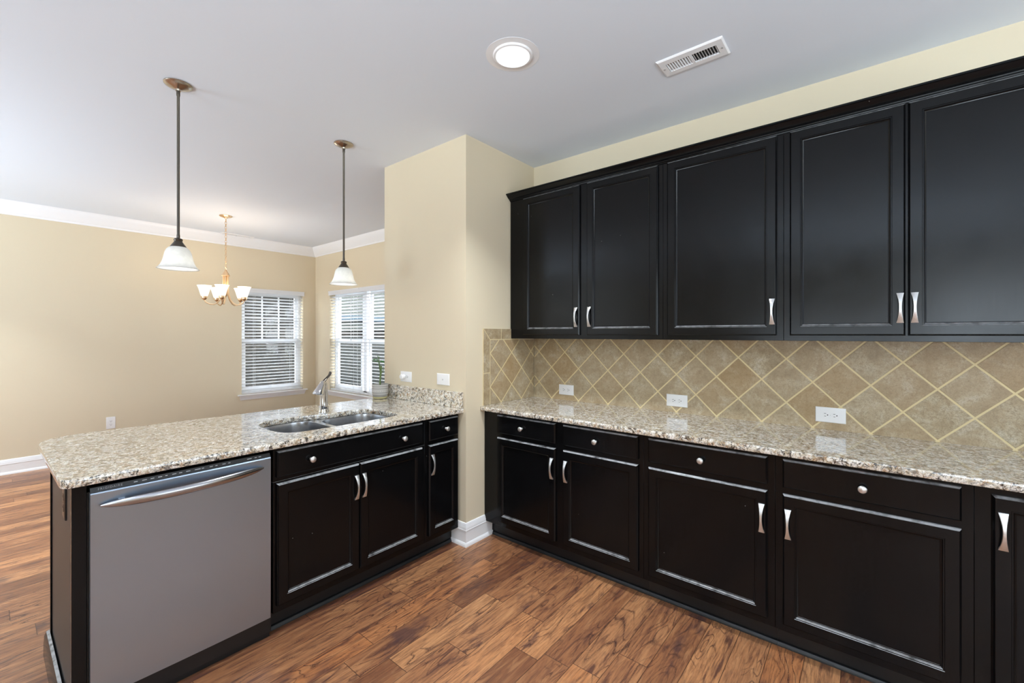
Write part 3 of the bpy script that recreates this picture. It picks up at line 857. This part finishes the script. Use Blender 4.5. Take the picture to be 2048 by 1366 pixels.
# ------------------------------------------------------------------ backsplash tiles
bs = MB().box(XP+.012, .82, 2.803, YW-.0005, .9108, UZ0+.02).build('tile_backsplash', M['tile_back'])
tag(bs, 'beige diagonal stone tile backsplash under the wall cabinets', 'backsplash')
rt = thing('tile_return', 'stone tile return on the wall stub with a straight border', 'backsplash', (XP, 2.5, .911))
MB().box(XP+.0005, XP+.0075, 2.2855, 2.802, .9115, 1.3670).build('tile_field', M['tile_side'], rt)
gm = MB(); gm.box(XP+.0005, XP+.0074, 2.2140, 2.2850, .9115, 1.4475); gm.box(XP+.0005, XP+.0074, 2.2850, 2.60, 1.3675, 1.4475)
gm.build('grout', M['grout'], rt, weld=False)
zs = [(.9115, 1.1335)]
bt = MB()
X0, X1 = XP+.0070, XP+.0088
def tilepoly(pts): bt.loft([[(X0, y, z) for y, z in pts], [(X1-.001, y, z) for y, z in pts], [(X1, *p) for p in offset_poly(pts, .0012)]])
tilepoly([(2.2145, .9115), (2.2785, .9115), (2.2785, 1.1325), (2.2145, 1.1325)])
tilepoly([(2.2145, 1.1395), (2.2785, 1.1395), (2.2785, 1.3690), (2.2145, 1.4430)])
tilepoly([(2.2185, 1.4470), (2.2835, 1.3745), (2.3995, 1.3745), (2.3995, 1.4470)])
tilepoly([(2.4065, 1.3745), (2.570, 1.3745), (2.570, 1.4470), (2.4065, 1.4470)])
bt.build('border_tile', M['tile_border'], rt, weld=False)

# ------------------------------------------------------------------ outlets and wall plates (local frame: x along the plate, y out of the wall, z up)
def plate(m, w, h, t=.006): m.rectloft(-w/2, w/2, -h/2, h/2, [(0, 0.0002), (0, t*.55), (.0025, t*.9), (.006, t)]); return m
def tmap(mir=1, hor=False):
    if hor: return lambda x, y, z: (z, y, -x)
    return lambda x, y, z: (x, y, z)
def outlet(label, loc, rotz, hor, w=.072, h=.117, group=None, mats=('plastic', 'slot'), style='round'):
    root = thing('outlet', label, 'outlet', loc, (0, 0, rotz), group)
    T = tmap(1, hor)
    pm = plate(MB(T), w, h).build('cover_plate', M[mats[0]], root, local=True)
    for s in (-1, 1):
        zc = s*.0195
        if style == 'round':
            prof = []
            for k in range(24):
                a = 2*PI*k/24; prof.append((.0172*math.cos(a), max(-.0135, min(.0135, .0172*math.sin(a)))))
            m = MB(T).loft([[(x, y, zc+z) for x, z in prof] for y in (.0058, .0072)])
        else:
            m = MB(T).box(-.0165, .0165, .0058, .0070, zc-.0165, zc+.0165)
        r = m.build('receptacle', M[mats[0]], root, local=True)
        q = MB(T); q.box(-.0078, -.0056, .0070, .0076, zc-.001, zc+.0075); q.box(.0056, .0078, .0070, .0076, zc-.001, zc+.0065)
        q.lathe([(.0028, .0070), (.0028, .0076)], (0, 0, zc-.0075), 12, 'y'); q.build('slot', M[mats[1]], r, local=True, weld=False)
    MB(T).lathe([(.0030, .0057), (.0030, .0066), (.002, .0070)], (0, 0, 0 if style == 'round' else .048), 12, 'y').build('screw', M['nickel'] if mats[0] == 'plastic' else M['slot'], root, local=True)
    return root
OG = 'white outlets set sideways in the tile backsplash'
outlet('white square-socket outlet in the tile backsplash nearest the wall stub corner', (-1.768, 2.8028, .989), PI, True, .076, .128, OG, style='square')
outlet('white square-socket outlet in the tile backsplash above the single-door base cabinet', (-.944, 2.8028, .987), PI, True, .076, .130, OG, style='square')
outlet('largest white outlet with rounded sockets in the tile backsplash above the wide drawer', (-.156, 2.8028, .988), PI, True, .078, .128, OG)
outlet('white upright outlet low on the far dining wall', (XD+.0002, .940, .396), -PI/2, False, .080, .135)
outlet('white outlet on the wall stub holding a round plug-in', (-2.722, YP-.0002, 1.086), PI, True, .078, .132)
outlet('black outlet on the end panel under the counter overhang', (-2.300, .1978, .788), PI, False, .076, .118, None, ('dark_plate', 'dark_plate'))
pn = thing('plug_in', 'round white plug-in pushed into the outlet by the potted plant', 'plug-in', (-2.742, 2.043, 1.086), (0, 0, PI))
MB().lathe([(.020, .0005), (.021, .010), (.021, .022), (.016, .029), (.0001, .031)], (0, 0, 0), 24, 'y').build('body', M['plastic'], pn, local=True)
MB().box(-.009, .009, .0312, .0325, -.003, .003).build('lens', M['trim'], pn, local=True)
cx = thing('jack_plate', 'white cable jack plate on the wall stub above the granite strip', 'wall plate', (-2.303, YP-.0002, 1.093), (0, 0, PI))
plate(MB(tmap(1, True)), .080, .128).build('cover_plate', M['plastic'], cx, local=True)
MB().lathe([(.0055, .0058), (.0055, .010), (.0030, .010), (.0030, .013)], (0, 0, 0), 6, 'y').build('jack', M['nickel'], cx, local=True)
for s in (-1, 1): MB().lathe([(.0026, .0057), (.0026, .0066)], (s*.042, 0, 0), 10, 'y').build('screw', M['plastic'], cx, local=True)

# ------------------------------------------------------------------ ceiling fixtures
def pendant(label, x, y):
    t = thing('pendant_light', label, 'pendant light', (x, y, CZ), group='pendant lights over the peninsula')
    MB().lathe([(.0645, -.0004), (.0645, -.004), (.060, -.009), (.045, -.017), (.026, -.023), (.014, -.028), (.012, -.036), (.0001, -.037)], (x, y, CZ), 36).build('canopy', M['canopy'], t)
    MB().lathe([(.0085, -.036), (.0085, -.060), (.0066, -.064), (.0066, -.80), (.0078, -.806), (.0078, -.82)], (x, y, CZ), 16).build('stem', M['pewter'], t)
    MB().lathe([(.010, 1.922), (.018, 1.918), (.0205, 1.912), (.018, 1.905), (.020, 1.900), (.031, 1.884), (.036, 1.876), (.036, 1.871), (.0001, 1.870)], (x, y, 0), 28).build('socket_cap', M['pewter'], t)
    prof = [(.034, 1.8745), (.043, 1.869), (.052, 1.858), (.058, 1.843), (.062, 1.825), (.066, 1.806), (.071, 1.790), (.078, 1.775), (.087, 1.763), (.094, 1.757)]
    inner = [(r-.003, z-.0008) for r, z in reversed(prof)]
    MB().lathe(prof+inner, (x, y, 0), 40, cap0=False, cap1=False).build('glass_shade', M['shade'], t, ang=70)
    MB().lathe([(.012, .050), (.013, .030), (.024, .012), (.028, -.006), (.022, -.024), (.010, -.033), (.0001, -.034)], (x, y, 1.818), 20).build('bulb', M['bulb'], t)
    l = bpy.data.lights.new('pendant_bulb', 'POINT'); l.energy = .6; l.color = (1, .97, .92); l.shadow_soft_size = .02
    o = bpy.data.objects.new('pendant_bulb', l); C.objects.link(o); o.location = (x, y, 1.772)
pendant('pendant lamp hanging over the dishwasher end of the peninsula', -2.855, .668)
pendant('pendant lamp hanging over the faucet, in front of the double window', -2.848, 1.612)

# chandelier
CX, CY = -5.610, 1.750
ch = thing('chandelier', 'five-arm champagne chandelier with frosted cup shades in the dining nook', 'chandelier', (CX, CY, CZ))
MB().lathe([(.064, -.0004), (.064, -.004), (.055, -.012), (.03, -.020), (.014, -.027), (.008, -.034), (.0001, -.035)], (CX, CY, CZ), 32).build('canopy', M['brass'], ch)
m = MB(); z = CZ-.040; k = 0
while z > 2.180:
    Rm = Matrix.Rotation(k*PI/2, 4, 'Z') @ Matrix.Rotation(PI/2, 4, 'X') @ Matrix.Diagonal((.62, 1.0, 1.0, 1.0))
    m.ring((CX, CY, z-.014), .0165, .0030, 12, 6, Rm.to_3x3()); z -= .0262; k += 1
m.build('chain', M['brass'], ch, weld=False)
MB().ring((CX, CY, 2.153), .016, .0035, 20, 8, Matrix.Rotation(PI/2, 3, 'X')).build('loop', M['brass'], ch)
MB().lathe([(.006, 2.138), (.012, 2.130), (.014, 2.120), (.026, 2.100), (.036, 2.078), (.042, 2.070), (.042, 2.066), (.0001, 2.065)], (CX, CY, 0), 28).build('cap', M['brass'], ch)
MB().lathe([(.016, 2.065), (.016, 1.86), (.012, 1.84), (.0001, 1.825)], (CX, CY, 0), 20).build('column', M['brass'], ch)
rt_v, fw_v = Vector((.773, .634, 0)), Vector((-.634, .773, 0))
for k in range(5):
    a = math.radians(23+72*k); dv = rt_v*math.sin(a)-fw_v*math.cos(a)
    ctr = [(.024, 2.064), (.024, 1.98), (.025, 1.90), (.032, 1.85), (.052, 1.795), (.085, 1.755), (.115, 1.738), (.150, 1.742), (.180, 1.757), (.194, 1.775), (.199, 1.786)]
    arm = MB().tube([Vector((CX, CY, z))+dv*r for r, z in ctr], [.0085]*3+[.008, .0072, .0064]+[.0058]*5, 10).build('arm', M['brass'], ch)
    p = Vector((CX, CY, 0))+dv*.199
    MB().lathe([(.008, 1.784), (.014, 1.788), (.020, 1.796), (.028, 1.806), (.030, 1.824), (.026, 1.826), (.0001, 1.825)], p, 20).build('cup', M['brass'], arm)
    pr = [(.027, 1.8265), (.032, 1.832), (.040, 1.860), (.048, 1.890), (.056, 1.918), (.066, 1.940), (.069, 1.944)]
    MB().lathe([(.0001, 1.8262)]+pr+[(r-.003, z+.0006) for r, z in reversed(pr)][:-1]+[(.0001, 1.833)], p, 28, cap0=False, cap1=False).build('glass_shade', M['shade_warm'], ch, ang=70)
    l = bpy.data.lights.new('chandelier_bulb', 'POINT'); l.energy = 2.9; l.color = (1, .84, .66); l.shadow_soft_size = .03
    o = bpy.data.objects.new('chandelier_bulb', l); C.objects.link(o); o.location = (p.x, p.y, 1.955)

# recessed downlight
dl = thing('downlight', 'round lit downlight in the kitchen ceiling', 'ceiling light', (-1.318, 1.612, CZ))
MB().lathe([(.128, -.0003), (.128, -.0012), (.095, -.0022), (.0935, -.006), (.090, -.009), (.082, -.010), (.0805, -.0045), (.0001, -.0045)], (-1.318, 1.612, CZ), 48).build('trim_ring', M['trim'], dl)
MB().lathe([(.0795, -.0052), (.0795, -.0085), (.074, -.0095), (.0001, -.0105)], (-1.318, 1.612, CZ), 48).build('lens', M['lens'], dl)

def vent(label, x0, x1, y0, y1, along, group):
    t = thing('ceiling_vent', label, 'vent', ((x0+x1)/2, (y0+y1)/2, CZ), group=group)
    if along == 'x': T = lambda u, v, z: ((x0+x1)/2+u, (y0+y1)/2+v, CZ-z); L, Wd = x1-x0, y1-y0
    else: T = lambda u, v, z: ((x0+x1)/2+v, (y0+y1)/2-u, CZ-z); L, Wd = y1-y0, x1-x0
    iu, iv = L/2-.035, Wd/2-.038
    m = MB(T)
    def rr(a, b, z): return [(-a, -b, z), (a, -b, z), (a, b, z), (-a, b, z)]
    m.loft([rr(L/2, Wd/2, .0005), rr(L/2, Wd/2, .004), rr(L/2-.006, Wd/2-.006, .009), rr(iu, iv, .010), rr(iu, iv, .0015)], False, False)
    m.box(-.006, .006, -iv, iv, .0045, .0102)
    m.build('frame', M['trim'], t, weld=False)
    MB(T).box(-iu, iu, -iv, iv, .0004, .0012).build('shade_backing', M['vent_dark'], t)  # flat dark plate, its colour stands for the shade inside the duct
    s = MB(T); n = 9; st = (iu-.006)/n
    for sg in (-1, 1):
        for k in range(n):
            c = sg*(.006+st*(k+.5))
            dx = .0030*sg
            s.loft([[(c-dx-.0006, v, .0025), (c-dx+.0006, v, .0025), (c+dx+.0006, v, .0098), (c+dx-.0006, v, .0098)] for v in (-iv, iv)])
    s.build('louver', M['trim'], t, weld=False)
    for sg in (-1, 1): MB(T).lathe([(.004, .0095), (.004, .0112), (.002, .012)], (sg*(L/2-.018), 0, 0), 10).build('screw', M['nickel'], t)
    return t
vent('white louvered vent in the ceiling above the wall cabinets', -.810, -.508, 2.098, 2.247, 'x', None)
vent('small ceiling vent behind the chandelier chain near the crown moulding', -6.660, -6.520, 1.990, 2.380, 'y', None)
